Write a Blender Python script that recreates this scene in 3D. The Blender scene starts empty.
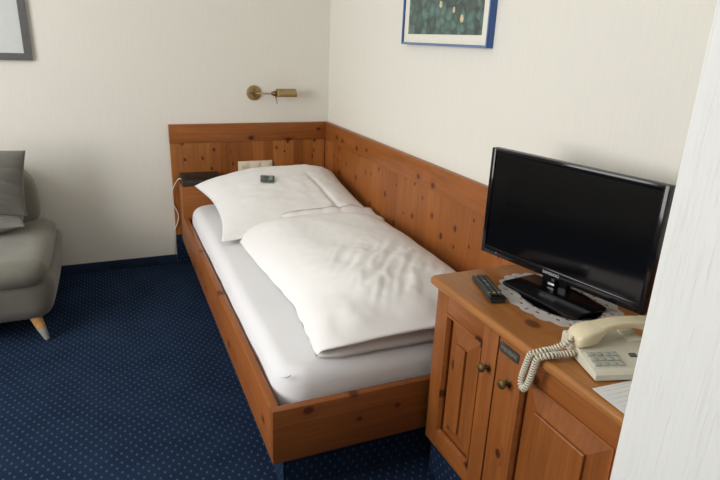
import bpy, bmesh, math, random
from mathutils import Vector, Matrix, noise, Quaternion
R = math.radians
random.seed(4)
SC = bpy.context.scene
COL = SC.collection

# ------------------------------------------------------------------ materials
def new_mat(name):
    m = bpy.data.materials.new(name); m.use_nodes = True
    nt = m.node_tree
    return m, nt, nt.nodes['Principled BSDF']

def node(nt, typ, **kw):
    n = nt.nodes.new(typ)
    for k, v in kw.items():
        if k == 'inp':
            for a, b in v.items(): n.inputs[a].default_value = b
        else: setattr(n, k, v)
    return n

def L(nt, a, b): nt.links.new(a, b)

def ramp(nt, fac, stops):
    r = node(nt, 'ShaderNodeValToRGB')
    e = r.color_ramp.elements
    while len(e) < len(stops): e.new(0.5)
    for i, (p, c) in enumerate(stops):
        e[i].position = p; e[i].color = (c[0], c[1], c[2], 1) if len(c) == 3 else c
    L(nt, fac, r.inputs[0]); return r.outputs[0]

def mathn(nt, op, a, b=None, c=None):
    n = node(nt, 'ShaderNodeMath', operation=op)
    for i, v in enumerate((a, b, c)):
        if v is None: continue
        if isinstance(v, (int, float)): n.inputs[i].default_value = v
        else: L(nt, v, n.inputs[i])
    return n.outputs[0]

def mix(nt, fac, a, b, blend='MIX'):
    n = node(nt, 'ShaderNodeMix', data_type='RGBA', blend_type=blend)
    for s, v in ((n.inputs[0], fac), (n.inputs[6], a), (n.inputs[7], b)):
        if isinstance(v, (int, float)): s.default_value = v
        elif isinstance(v, tuple): s.default_value = (*v, 1)
        else: L(nt, v, s)
    return n.outputs[2]

def bump(nt, h, bsdf, strength, dist=0.002):
    b = node(nt, 'ShaderNodeBump', inp={'Strength': strength, 'Distance': dist})
    L(nt, h, b.inputs['Height']); L(nt, b.outputs[0], bsdf.inputs['Normal'])

def plain(name, col, rough=0.5, metal=0.0, noise_amt=0.06, scale=40, spec=0.5, bump_s=0.0):
    m, nt, b = new_mat(name)
    tc = node(nt, 'ShaderNodeTexCoord')
    n = node(nt, 'ShaderNodeTexNoise', inp={'Scale': scale, 'Detail': 4})
    L(nt, tc.outputs['Object'], n.inputs['Vector'])
    lo = tuple(c*(1-noise_amt) for c in col); hi = tuple(min(1, c*(1+noise_amt)) for c in col)
    L(nt, ramp(nt, n.outputs['Fac'], [(0.3, lo), (0.7, hi)]), b.inputs['Base Color'])
    b.inputs['Roughness'].default_value = rough; b.inputs['Metallic'].default_value = metal
    b.inputs['Specular IOR Level'].default_value = spec
    if bump_s: bump(nt, n.outputs['Fac'], b, bump_s)
    return m

def wood(name, axis, boards=None, tint=1.0, knots=0.12, off=(0, 0, 0), board_axis='X', knot_amt=1.0, depth='Y', gate=0.35, bvar=1.0):
    """knotty varnished pine; grain along axis, optional glued boards across board_axis"""
    m, nt, b = new_mat(name)
    tc = node(nt, 'ShaderNodeTexCoord')
    mp = node(nt, 'ShaderNodeMapping'); mp.inputs['Location'].default_value = off
    L(nt, tc.outputs['Object'], mp.inputs['Vector'])
    P = mp.outputs[0]
    sx = node(nt, 'ShaderNodeSeparateXYZ'); L(nt, P, sx.inputs[0])
    brd = None
    if boards:
        t = mathn(nt, 'MULTIPLY', sx.outputs[board_axis], 1.0/boards)
        wob = node(nt, 'ShaderNodeTexWhiteNoise', noise_dimensions='1D')
        fl = mathn(nt, 'FLOOR', t); L(nt, fl, wob.inputs['W']); brd = wob
        # shift every board along its grain so the figure does not run through
        cmb = node(nt, 'ShaderNodeCombineXYZ')
        sh = mathn(nt, 'MULTIPLY', wob.outputs['Value'], 3.7)
        L(nt, sh, cmb.inputs[axis])
        va = node(nt, 'ShaderNodeVectorMath', operation='ADD'); L(nt, P, va.inputs[0]); L(nt, cmb.outputs[0], va.inputs[1])
        PG = va.outputs[0]
    else: PG = P
    # knots
    vs = node(nt, 'ShaderNodeMapping')
    ks = 1.0/knots; sc = {'X': ks, 'Y': ks, 'Z': ks}; sc[axis] *= 0.75
    vs.inputs['Scale'].default_value = (sc['X'], sc['Y'], sc['Z']); L(nt, PG, vs.inputs['Vector'])
    sv = node(nt, 'ShaderNodeSeparateXYZ'); L(nt, vs.outputs[0], sv.inputs[0])
    cv = node(nt, 'ShaderNodeCombineXYZ'); keep = [q for q in 'XYZ' if q != depth]
    L(nt, sv.outputs[keep[0]], cv.inputs[0]); L(nt, sv.outputs[keep[1]], cv.inputs[1])
    vo = node(nt, 'ShaderNodeTexVoronoi', voronoi_dimensions='2D', feature='F1', inp={'Scale': 1.0, 'Randomness': 0.7})
    L(nt, cv.outputs[0], vo.inputs['Vector'])
    sc_ = node(nt, 'ShaderNodeSeparateColor'); L(nt, vo.outputs['Color'], sc_.inputs[0])
    # some cells carry no knot, the others differ in size
    d = mathn(nt, 'ADD', mathn(nt, 'MULTIPLY', vo.outputs['Distance'], mathn(nt, 'ADD', 0.75, mathn(nt, 'MULTIPLY', sc_.outputs[1], 0.9))), mathn(nt, 'MULTIPLY', mathn(nt, 'LESS_THAN', sc_.outputs[0], gate), 5.0))
    halo = ramp(nt, d, [(0.05, (1, 1, 1)), (0.30, (0, 0, 0))])
    core = ramp(nt, d, [(0.075, (1, 1, 1)), (0.125, (0, 0, 0))])
    # grain
    g = {'X': 38, 'Y': 38, 'Z': 38}; g[axis] = 1.6
    gm = node(nt, 'ShaderNodeMapping'); gm.inputs['Scale'].default_value = (g['X'], g['Y'], g['Z']); L(nt, PG, gm.inputs['Vector'])
    dv = node(nt, 'ShaderNodeVectorMath', operation='MULTIPLY_ADD')
    L(nt, halo, dv.inputs[0]); dv.inputs[1].default_value = (1.6, 1.6, 1.6); L(nt, gm.outputs[0], dv.inputs[2])
    n1 = node(nt, 'ShaderNodeTexNoise', inp={'Scale': 1.0, 'Detail': 5, 'Roughness': 0.6, 'Distortion': 0.5}); L(nt, dv.outputs[0], n1.inputs['Vector'])
    g2 = dict(g); g2[axis] = 2.5
    n2 = node(nt, 'ShaderNodeTexNoise', inp={'Scale': 4.0, 'Detail': 3}); L(nt, gm.outputs[0], n2.inputs['Vector'])
    n3 = node(nt, 'ShaderNodeTexNoise', inp={'Scale': 3.0, 'Detail': 2}); L(nt, P, n3.inputs['Vector'])
    T = lambda c: tuple(x*t_ for x, t_ in zip(c, tint if isinstance(tint, tuple) else (tint,)*3))
    col = ramp(nt, n1.outputs['Fac'], [(0.28, T((0.185, 0.054, 0.0125))), (0.5, T((0.27, 0.084, 0.0185))), (0.74, T((0.36, 0.128, 0.031)))])
    col = mix(nt, 0.35, col, ramp(nt, n2.outputs['Fac'], [(0.3, T((0.16, 0.045, 0.010))), (0.7, T((0.36, 0.125, 0.030)))]))
    col = mix(nt, 0.25, col, ramp(nt, n3.outputs['Fac'], [(0.3, T((0.20, 0.060, 0.014))), (0.7, T((0.35, 0.122, 0.029)))]))
    if brd:
        br = ramp(nt, brd.outputs['Value'], [(0.0, (0.72, 0.66, 0.60)), (0.5, (1, 1, 1)), (1.0, (1.22, 1.3, 1.4))])
        col = mix(nt, bvar, col, br, 'MULTIPLY')
    hm = node(nt, 'ShaderNodeMath', operation='MULTIPLY'); L(nt, halo, hm.inputs[0]); hm.inputs[1].default_value = 0.45*knot_amt
    col = mix(nt, hm.outputs[0], col, T((0.22, 0.055, 0.014)))
    cm = node(nt, 'ShaderNodeMath', operation='MULTIPLY'); L(nt, core, cm.inputs[0]); cm.inputs[1].default_value = 0.9*knot_amt
    col = mix(nt, cm.outputs[0], col, (0.055, 0.014, 0.005))
    L(nt, col, b.inputs['Base Color'])
    b.inputs['Roughness'].default_value = 0.38
    b.inputs['Specular IOR Level'].default_value = 0.35
    bump(nt, n1.outputs['Fac'], b, 0.06, 0.001)
    return m

def wallpaper(name, col, streak=0.25, scale=1.0, coarse=False):
    m, nt, b = new_mat(name)
    tc = node(nt, 'ShaderNodeTexCoord')
    mp = node(nt, 'ShaderNodeMapping'); mp.inputs['Scale'].default_value = (170*scale, 170*scale, 7*scale)
    L(nt, tc.outputs['Object'], mp.inputs['Vector'])
    n = node(nt, 'ShaderNodeTexNoise', inp={'Scale': 1.0, 'Detail': 4, 'Roughness': 0.6}); L(nt, mp.outputs[0], n.inputs['Vector'])
    n2 = node(nt, 'ShaderNodeTexNoise', inp={'Scale': 420*scale, 'Detail': 2}); L(nt, tc.outputs['Object'], n2.inputs['Vector'])
    h = mathn(nt, 'ADD', n.outputs['Fac'], mathn(nt, 'MULTIPLY', n2.outputs['Fac'], 0.35))
    lo = tuple(c*0.965 for c in col)
    c1 = ramp(nt, n.outputs['Fac'], [(0.35, lo), (0.62, col)])
    if coarse:
        mp2 = node(nt, 'ShaderNodeMapping'); mp2.inputs['Scale'].default_value = (75, 75, 3.2); L(nt, tc.outputs['Object'], mp2.inputs['Vector'])
        n4 = node(nt, 'ShaderNodeTexNoise', inp={'Scale': 1.0, 'Detail': 5, 'Roughness': 0.65, 'Distortion': 0.3}); L(nt, mp2.outputs[0], n4.inputs['Vector'])
        ln = ramp(nt, n4.outputs['Fac'], [(0.36, (0, 0, 0)), (0.40, (1, 1, 1)), (0.60, (1, 1, 1)), (0.64, (0.3, 0.3, 0.3))])
        h = mathn(nt, 'ADD', mathn(nt, 'MULTIPLY', h, 0.45), ln)
    L(nt, c1, b.inputs['Base Color'])
    b.inputs['Roughness'].default_value = 0.85; b.inputs['Specular IOR Level'].default_value = 0.2
    bump(nt, h, b, streak, 0.0025)
    return m

def carpet(name):
    m, nt, b = new_mat(name)
    uv = node(nt, 'ShaderNodeUVMap'); uv.uv_map = 'UVMap'
    mp = node(nt, 'ShaderNodeMapping'); a = 0.0235
    mp.inputs['Rotation'].default_value = (0, 0, R(45)); mp.inputs['Scale'].default_value = (1/a, 1/a, 1)
    st = node(nt, 'ShaderNodeMapping'); st.inputs['Scale'].default_value = (1, .66, 1); L(nt, uv.outputs[0], st.inputs['Vector'])
    L(nt, st.outputs[0], mp.inputs['Vector'])
    vo = node(nt, 'ShaderNodeTexVoronoi', voronoi_dimensions='2D', inp={'Scale': 1.0, 'Randomness': 0.0}); L(nt, mp.outputs[0], vo.inputs['Vector'])
    pile = node(nt, 'ShaderNodeTexNoise', inp={'Scale': 900, 'Detail': 2}); L(nt, uv.outputs[0], pile.inputs['Vector'])
    blot = node(nt, 'ShaderNodeTexNoise', inp={'Scale': 7, 'Detail': 3}); L(nt, uv.outputs[0], blot.inputs['Vector'])
    base = ramp(nt, pile.outputs['Fac'], [(0.3, (0.0085, 0.0160, 0.034)), (0.7, (0.0190, 0.0345, 0.072))])
    base = mix(nt, 0.35, base, ramp(nt, blot.outputs['Fac'], [(0.35, (0.0085, 0.0160, 0.033)), (0.65, (0.0190, 0.0345, 0.070))]))
    dist = mathn(nt, 'ADD', vo.outputs['Distance'], mathn(nt, 'MULTIPLY', pile.outputs['Fac'], 0.10))
    dot = ramp(nt, dist, [(0.18, (1, 1, 1)), (0.25, (0, 0, 0))])
    dm = node(nt, 'ShaderNodeMath', operation='MULTIPLY'); L(nt, dot, dm.inputs[0]); dm.inputs[1].default_value = 0.85
    L(nt, mix(nt, dm.outputs[0], base, (0.062, 0.088, 0.130)), b.inputs['Base Color'])
    b.inputs['Roughness'].default_value = 1.0; b.inputs['Specular IOR Level'].default_value = 0.0
    bump(nt, pile.outputs['Fac'], b, 0.5, 0.003)
    return m

def fabric(name, col, scale=600, amt=0.12, bs=0.3, sheen=0.2):
    m, nt, b = new_mat(name)
    tc = node(nt, 'ShaderNodeTexCoord')
    n = node(nt, 'ShaderNodeTexNoise', inp={'Scale': scale, 'Detail': 3}); L(nt, tc.outputs['Object'], n.inputs['Vector'])
    n2 = node(nt, 'ShaderNodeTexNoise', inp={'Scale': 9, 'Detail': 4}); L(nt, tc.outputs['Object'], n2.inputs['Vector'])
    f = mathn(nt, 'ADD', mathn(nt, 'MULTIPLY', n.outputs['Fac'], 0.6), mathn(nt, 'MULTIPLY', n2.outputs['Fac'], 0.4))
    lo = tuple(c*(1-amt) for c in col); hi = tuple(min(1, c*(1+amt)) for c in col)
    L(nt, ramp(nt, f, [(0.35, lo), (0.65, hi)]), b.inputs['Base Color'])
    b.inputs['Roughness'].default_value = 0.95; b.inputs['Specular IOR Level'].default_value = 0.15
    b.inputs['Sheen Weight'].default_value = sheen
    bump(nt, n.outputs['Fac'], b, bs, 0.001)
    return m

def foliage_print(name):
    """dark pond-green leaf print with a few pale blossoms"""
    m, nt, b = new_mat(name)
    tc = node(nt, 'ShaderNodeTexCoord')
    ns = node(nt, 'ShaderNodeTexNoise', inp={'Scale': 12, 'Detail': 3}); L(nt, tc.outputs['Object'], ns.inputs['Vector'])
    va = node(nt, 'ShaderNodeVectorMath', operation='MULTIPLY_ADD'); L(nt, ns.outputs['Color'], va.inputs[0])
    va.inputs[1].default_value = (0, 0.05, 0.05); L(nt, tc.outputs['Object'], va.inputs[2])
    v = node(nt, 'ShaderNodeTexVoronoi', inp={'Scale': 24, 'Randomness': 1.0}); L(nt, va.outputs[0], v.inputs['Vector'])
    sep = node(nt, 'ShaderNodeSeparateColor'); L(nt, v.outputs['Color'], sep.inputs[0])
    leaf = ramp(nt, sep.outputs[0], [(0.0, (0.055, 0.075, 0.07)), (0.4, (0.085, 0.15, 0.13)), (0.7, (0.14, 0.30, 0.26)), (1.0, (0.26, 0.44, 0.38))])
    edge = ramp(nt, v.outputs['Distance'], [(0.25, (1, 1, 1)), (0.7, (0.35, 0.38, 0.38))])
    c = mix(nt, 1.0, leaf, edge, 'MULTIPLY')
    n2 = node(nt, 'ShaderNodeTexNoise', inp={'Scale': 60, 'Detail': 4}); L(nt, tc.outputs['Object'], n2.inputs['Vector'])
    c = mix(nt, 0.3, c, ramp(nt, n2.outputs['Fac'], [(0.35, (0.04, 0.06, 0.055)), (0.7, (0.10, 0.17, 0.15))]))
    c = mix(nt, 0.18, c, (0.10, 0.10, 0.095))
    L(nt, c, b.inputs['Base Color']); b.inputs['Roughness'].default_value = 0.35
    return m

M = {}
M['wood_x'] = wood('pine_grain_x', 'X', off=(0.31, 0.12, 0.135), knots=0.15, depth='Y', gate=0.2)
M['wood_x_shade'] = wood('pine_grain_x_foot_shade', 'X', off=(2.36, 1.02, 0.51), knots=0.12, depth='Y', gate=0.35, tint=.8)  # same pine for the foot rail, its shade put into a darker tint
M['wood_y'] = wood('pine_grain_y', 'Y', off=(0.7, 0.33, 0.21), knots=0.14, depth='X', gate=0.45)
M['wood_yr'] = wood('pine_grain_y_rail', 'Y', off=(1.7, 2.33, 0.66), tint=1.08, knots=0.14, depth='X', gate=0.2)
M['wood_z'] = wood('pine_grain_z', 'Z', off=(0.17, 0.43, 0.9), tint=0.95, knots=0.13, depth='X', gate=0.6)
M['boards_xz'] = wood('pine_boards_back', 'Z', boards=0.068, board_axis='X', knots=0.095, off=(0.02, 0.4, 0.11), depth='Y', gate=0.28, tint=(1.12, 1.2, 1.2))
M['boards_yz'] = wood('pine_boards_side', 'Z', boards=0.105, board_axis='Y', knots=0.10, off=(0.4, 0.03, 0.31), tint=(1.08, 1.10, 1.08), depth='X', gate=0.3, bvar=0.45)
M['worktop'] = wood('pine_top', 'Y', off=(3.3, 0.9, 0.4), tint=(1.22, 1.50, 1.65), knots=0.17, knot_amt=0.8, depth='Z', gate=0.5)
M['wood_field'] = wood('pine_field', 'Z', off=(0.87, 2.1, 0.4), tint=0.92, knots=0.11, depth='X', gate=0.45)
M['wall'] = wallpaper('cream_wallpaper', (0.755, 0.735, 0.665), 0.13)
M['wall_e'] = wallpaper('white_streaked_wallpaper', (0.75, 0.755, 0.735), 0.36, coarse=True)
M['wall_f'] = plain('front_wall_bounce_tone', (0.50, 0.47, 0.42), 0.9)  # unseen front wall without curtain, toned down to limit bounced light
M['ceil'] = plain('white_paint', (0.82, 0.81, 0.78), 0.9)
M['carpet'] = carpet('navy_dotted_carpet')
M['carpet_edge'] = fabric('navy_carpet_edge', (0.012, 0.024, 0.055), 500, 0.3)
M['linen'] = fabric('white_cotton', (0.79, 0.778, 0.762), 1400, 0.02, 0.08, 0.05)
M['sheet'] = fabric('white_sheet', (0.735, 0.735, 0.75), 1400, 0.02, 0.06, 0.05)
M['sofa'] = fabric('grey_upholstery', (0.150, 0.143, 0.116), 500, 0.16, 0.35, 0.3)
M['sofa_pil'] = fabric('grey_cushion', (0.15, 0.145, 0.128), 500, 0.16, 0.35, 0.3)
M['leg_wood'] = plain('turned_beech', (0.50, 0.27, 0.09), 0.4, noise_amt=0.15)
M['steel'] = plain('pale_metal_tip', (0.50, 0.50, 0.47), 0.4, 0.35)
M['brass'] = plain('aged_brass', (0.40, 0.29, 0.13), 0.42, 0.85, 0.15, 60)
M['brass_d'] = plain('dark_brass', (0.24, 0.165, 0.075), 0.4, 0.9, 0.2, 80)
M['blk'] = plain('black_plastic', (0.012, 0.012, 0.013), 0.28)
M['blk_m'] = plain('matt_black_plastic', (0.022, 0.022, 0.021), 0.55)
M['blk_g'] = plain('gloss_black', (0.005, 0.005, 0.006), 0.12, spec=0.35)
M['screen'] = plain('lcd_glass', (0.003, 0.003, 0.0034), 0.12, spec=0.33)
M['silver'] = plain('silver_print', (0.62, 0.62, 0.62), 0.4, 0.3)
M['btn'] = plain('grey_rubber_button', (0.075, 0.078, 0.075), 0.6)
M['btn_y'] = plain('yellow_button', (0.38, 0.30, 0.05), 0.6)
M['btn_w'] = plain('pale_button', (0.20, 0.20, 0.19), 0.6)
M['phone'] = plain('ivory_grey_plastic', (0.60, 0.58, 0.475), 0.42, noise_amt=0.03)
M['handset'] = plain('ivory_plastic', (0.66, 0.585, 0.40), 0.40, noise_amt=0.03)
M['key'] = plain('grey_key', (0.36, 0.38, 0.33), 0.5)
M['cord'] = plain('cream_cord', (0.62, 0.58, 0.47), 0.5)
M['cable'] = plain('white_cable', (0.78, 0.76, 0.70), 0.5)
M['socket'] = plain('ivory_switch_plastic', (0.72, 0.66, 0.52), 0.4, noise_amt=0.02)
M['socket_d'] = plain('socket_contact', (0.10, 0.09, 0.08), 0.5)
M['lace'] = fabric('white_lace', (0.84, 0.83, 0.83), 900, 0.08, 0.4)
M['paper'] = plain('printed_paper', (0.73, 0.74, 0.73), 0.7, noise_amt=0.02)
M['ink'] = plain('grey_ink', (0.60, 0.61, 0.62), 0.8)
M['packet'] = plain('grey_green_wrapper', (0.075, 0.10, 0.092), 0.35, 0.2, 0.4, 70)
M['packet_l'] = plain('pale_wrapper_print', (0.25, 0.29, 0.27), 0.4, 0.2, 0.3, 200)
M['frame_g'] = plain('grey_metal_frame', (0.14, 0.14, 0.135), 0.4, 0.5)
M['mat_g'] = plain('pale_grey_board', (0.60, 0.62, 0.60), 0.4, noise_amt=0.02)
M['frame_b'] = plain('blue_lacquer_frame', (0.035, 0.10, 0.30), 0.22)
M['frame_bl'] = plain('pale_blue_frame_face', (0.16, 0.23, 0.40), 0.2)
M['mat_c'] = plain('cream_passepartout', (0.76, 0.74, 0.65), 0.7, noise_amt=0.02)
M['print'] = foliage_print('leaf_print')
M['blossom'] = plain('blossom_print', (0.62, 0.52, 0.28), 0.5, noise_amt=0.3, scale=150)
M['plate'] = plain('dark_nameplate', (0.085, 0.08, 0.072), 0.35, 0.5)
M['plate_t'] = plain('nameplate_lettering', (0.36, 0.32, 0.25), 0.4, 0.5)
M['win'] = plain('white_window_paint', (0.8, 0.8, 0.78), 0.4)
M['led'] = plain('red_indicator', (0.7, 0.12, 0.05), 0.3)

# ------------------------------------------------------------------ mesh helpers
def box(bm, x0, x1, y0, y1, z0, z1, bev=0.0, seg=2, mi=0, mat=None):
    r = bmesh.ops.create_cube(bm, size=1.0)
    vs = r['verts']
    for v in vs:
        v.co = Vector((x0+(v.co.x+.5)*(x1-x0), y0+(v.co.y+.5)*(y1-y0), z0+(v.co.z+.5)*(z1-z0)))
    fs = set(f for v in vs for f in v.link_faces)
    if bev > 0:
        es = list(set(e for v in vs for e in v.link_edges))
        rb = bmesh.ops.bevel(bm, geom=es, offset=bev, segments=seg, profile=0.5, affect='EDGES')
        fs = set(rb['faces']) | set(f for f in fs if f.is_valid)
        vs = list(set(v for f in fs for v in f.verts))
    for f in fs: f.material_index = mi
    if mat is not None:
        for v in vs: v.co = mat @ v.co
    return vs

def loft(bm, rings, close_u=True, cap=True, mi=0):
    vr = [[bm.verts.new(p) for p in r] for r in rings]
    n = len(vr[0])
    for a, b in zip(vr, vr[1:]):
        for i in range(n if close_u else n-1):
            j = (i+1) % n
            f = bm.faces.new((a[i], a[j], b[j], b[i])); f.material_index = mi
    if cap and close_u:
        for r, rev in ((vr[0], True), (vr[-1], False)):
            f = bm.faces.new(list(reversed(r)) if rev else r); f.material_index = mi
    return vr

def lathe(bm, prof, org=(0, 0, 0), axis=(0, 0, 1), n=24, mi=0):
    """prof: list of (radius, height along axis)"""
    q = Vector((0, 0, 1)).rotation_difference(Vector(axis).normalized()); o = Vector(org)
    rings = []
    for r, h in prof:
        r = max(r, 1e-5)
        rings.append([o + q @ Vector((r*math.cos(2*math.pi*i/n), r*math.sin(2*math.pi*i/n), h)) for i in range(n)])
    loft(bm, rings, mi=mi)

def tube(bm, pts, rad, n=8, mi=0):
    pts = [Vector(p) for p in pts]
    rings = []; up = None
    for i, p in enumerate(pts):
        t = (pts[min(i+1, len(pts)-1)] - pts[max(i-1, 0)]).normalized()
        if up is None:
            up = t.orthogonal().normalized()
        up = (up - t*up.dot(t)).normalized(); s = t.cross(up)
        r = rad[i] if isinstance(rad, (list, tuple)) else rad
        rings.append([p + r*(math.cos(2*math.pi*k/n)*up + math.sin(2*math.pi*k/n)*s) for k in range(n)])
    loft(bm, rings, mi=mi)

def spline(pts, n=12):
    pts = [Vector(p) for p in pts]; out = []
    P = [pts[0]] + pts + [pts[-1]]
    for i in range(1, len(P)-2):
        a, b, c, d = P[i-1], P[i], P[i+1], P[i+2]
        for k in range(n):
            t = k/n
            out.append(0.5*((2*b)+(-a+c)*t+(2*a-5*b+4*c-d)*t*t+(-a+3*b-3*c+d)*t**3))
    out.append(pts[-1]); return out

def prism(bm, pts, axis_vec, mi=0):
    a = [Vector(p) for p in pts]; b = [p+Vector(axis_vec) for p in a]
    loft(bm, [a, b], mi=mi)

def text_faces(bm, body, size, mtx, mi=0, depth=0.0004):
    cu = bpy.data.curves.new('lettering_curve', 'FONT'); cu.body = body; cu.size = size
    cu.align_x = 'CENTER'; cu.align_y = 'CENTER'; cu.extrude = depth
    o = bpy.data.objects.new('lettering_tmp', cu); COL.objects.link(o)
    dg = bpy.context.evaluated_depsgraph_get(); dg.update()
    me = bpy.data.meshes.new_from_object(o.evaluated_get(dg))
    bpy.data.objects.remove(o); bpy.data.curves.remove(cu)
    k = len(bm.faces); kv = len(bm.verts)
    bm.from_mesh(me); bpy.data.meshes.remove(me)
    bm.verts.ensure_lookup_table(); bm.faces.ensure_lookup_table()
    for v in bm.verts[kv:]: v.co = mtx @ v.co
    for f in bm.faces[k:]: f.material_index = mi

def obj(name, bm, mats, parent=None, loc=(0, 0, 0), smooth=40, sub=0, uv=False, world=True, rec=True):
    """link bm as ONE object. world=True: verts are given in world space and moved into the object's own frame at loc / parent's loc"""
    if rec: bmesh.ops.recalc_face_normals(bm, faces=bm.faces[:])
    o0 = Vector(loc)
    if parent is not None:
        r = parent
        o0 = Vector((0, 0, 0))
        while r is not None: o0 += Vector(r.location); r = r.parent
    if world: bmesh.ops.translate(bm, verts=bm.verts[:], vec=-o0)
    if uv:
        ul = bm.loops.layers.uv.new('UVMap')
        for f in bm.faces:
            n = f.normal; a = max(range(3), key=lambda i: abs(n[i]))
            for l in f.loops:
                c = l.vert.co + (o0 if world else Vector())
                l[ul].uv = ((c.y, c.z), (c.x, c.z), (c.x, c.y))[a]
    me = bpy.data.meshes.new(name); bm.to_mesh(me); bm.free()
    for m in (mats if isinstance(mats, (list, tuple)) else [mats]): me.materials.append(M[m])
    o = bpy.data.objects.new(name, me); COL.objects.link(o)
    if smooth is not None:
        for p in me.polygons: p.use_smooth = True
        if smooth < 179:
            try:
                me.set_sharp_from_angle(angle=R(smooth))
            except Exception: pass
    if parent is not None: o.parent = parent
    else: o.location = loc
    if sub:
        md = o.modifiers.new('subsurf', 'SUBSURF'); md.levels = sub; md.render_levels = sub
    return o

def tag(o, label, cat, group=None, kind=None):
    o['label'] = label; o['category'] = cat
    if group: o['group'] = group
    if kind: o['kind'] = kind
    return o

def thing(name, label, cat, loc, rz=0.0, group=None):
    o = bpy.data.objects.new(name, None); COL.objects.link(o)
    o.empty_display_size = 0.05
    o.location = loc; o.rotation_euler = (0, 0, rz)
    return tag(o, label, cat, group)

def struct(name, bm, m, **k):
    o = obj(name, bm, m, **k); o['kind'] = 'structure'; return o

B = bmesh.new
def one(*a, **k):
    bm = B(); box(bm, *a, **k); return bm

# ------------------------------------------------------------------ camera (fitted)
cr = Vector((0.91857, -0.393404, 0.038232)); cu_ = Vector((0.096455, 0.316912, 0.943538)); cf = Vector((0.383308, 0.863018, -0.329051))
cam = bpy.data.cameras.new('camera'); co = bpy.data.objects.new('camera', cam); COL.objects.link(co)
mw = Matrix((cr, cu_, -cf)).transposed().to_4x4(); mw.translation = Vector((-1.361579, -3.674154, 1.423628))
co.matrix_world = mw
cam.sensor_width = 36; cam.lens = 575.546/720*36; cam.clip_start = 0.02
SC.camera = co

# ------------------------------------------------------------------ room shell
XL, YF, ZC = -3.5, -5.2, 2.55
EX, EY = -0.6045, -3.1005
bm = B(); box(bm, XL-.1, .1, YF-.1, .1, -.08, 0); struct('floor', bm, 'carpet', uv=True)
bm = B(); box(bm, XL-.1, .1, YF-.1, .1, ZC, ZC+.08); struct('ceiling', bm, 'ceil')
bm = B(); box(bm, XL-.1, .1, 0, .1, 0, ZC); struct('wall_back', bm, 'wall')
bm = B(); box(bm, 0, .1, YF, 0, 0, ZC); struct('wall_right', bm, 'wall')
bm = B(); box(bm, XL, 0, YF-.1, YF, 0, ZC); struct('wall_front', bm, 'wall_f')
bm = B(); box(bm, EX, 0, YF, EY, 0, ZC, bev=.004); struct('wall_entry', bm, 'wall_e')
WY0, WY1, WZ0, WZ1 = -3.0, -1.15, 0.80, 2.25
bm = B()
box(bm, XL-.1, XL, YF, WY0, 0, ZC); box(bm, XL-.1, XL, WY1, 0, 0, ZC)
box(bm, XL-.1, XL, WY0, WY1, 0, WZ0); box(bm, XL-.1, XL, WY0, WY1, WZ1, ZC)
struct('wall_left', bm, 'wall')
bm = B()
for a in ((WY0, WY0+.06, WZ0, WZ1), (WY1-.06, WY1, WZ0, WZ1), (WY0, WY1, WZ0, WZ0+.06), (WY0, WY1, WZ1-.06, WZ1), ((WY0+WY1)/2-.035, (WY0+WY1)/2+.035, WZ0, WZ1)):
    box(bm, XL-.07, XL-.02, a[0], a[1], a[2], a[3], bev=.004)
struct('window_1', bm, 'win')
bm = B(); box(bm, XL, -1.03, -.011, 0, 0, .06, bev=.003); struct('baseboard_back', bm, 'carpet_edge', uv=True)

# ------------------------------------------------------------------ side wall panel
T = 0.03
SPY = -3.095
t = thing('wall_panel', 'long knotty pine panel lining the right wall beside the bed', 'wall panel', (-.015, -1.5, .17))
bm = B(); box(bm, -T, -.0005, SPY, -.0005, .783, .896, bev=.003); obj('top_rail', bm, 'wood_yr', t)
bm = B(); box(bm, -T+.005, -.0005, SPY, -.0005, .17, .784); obj('board_panel', bm, 'boards_yz', t)

# ------------------------------------------------------------------ bed
RX, LY, HR, HB = -.995, -2.2576, .366, .176
bed = thing('bed', 'single bed frame of knotty orange pine with tall headboard', 'bed', (-.5, -1.15, 0))
hb = obj('headboard', (lambda b: (box(b, -1.0265, -T-.001, -T+.005, -.0005, .199, .784), b)[1])(B()), 'boards_xz', bed)
bm = B(); box(bm, -1.0285, -T-.0005, -T, -.0005, .783, .896, bev=.003); obj('top_rail', bm, 'wood_x', hb)
bm = B(); box(bm, RX, RX+.028, LY+.0265, -.2205, HB, HR, bev=.003); obj('side_rail', bm, 'wood_y', bed)
bm = B(); box(bm, RX+.0, -.034, LY-.001, LY+.027, HB-.001, HR+.0005, bev=.003); obj('foot_rail', bm, 'wood_x_shade', bed)
bm = B(); box(bm, RX, -.034, -.22, -T-.0005, HB, .552, bev=.003); obj('head_shelf', bm, 'wood_x', bed)
bm = B()
box(bm, -.945, -.06, -2.195, -.012, 0.001, HB-.002); box(bm, -1.0265, -.94, -.029, -.001, 0.001, .1985)
obj('plinth', bm, 'carpet', bed, uv=True)['label'] = 'carpet-covered navy plinth under the bed'
bm = B(); box(bm, RX+.029, -.036, LY+.028, -.222, HB+.012, HB+.03); obj('slat_base', bm, 'blk_m', bed)

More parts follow.
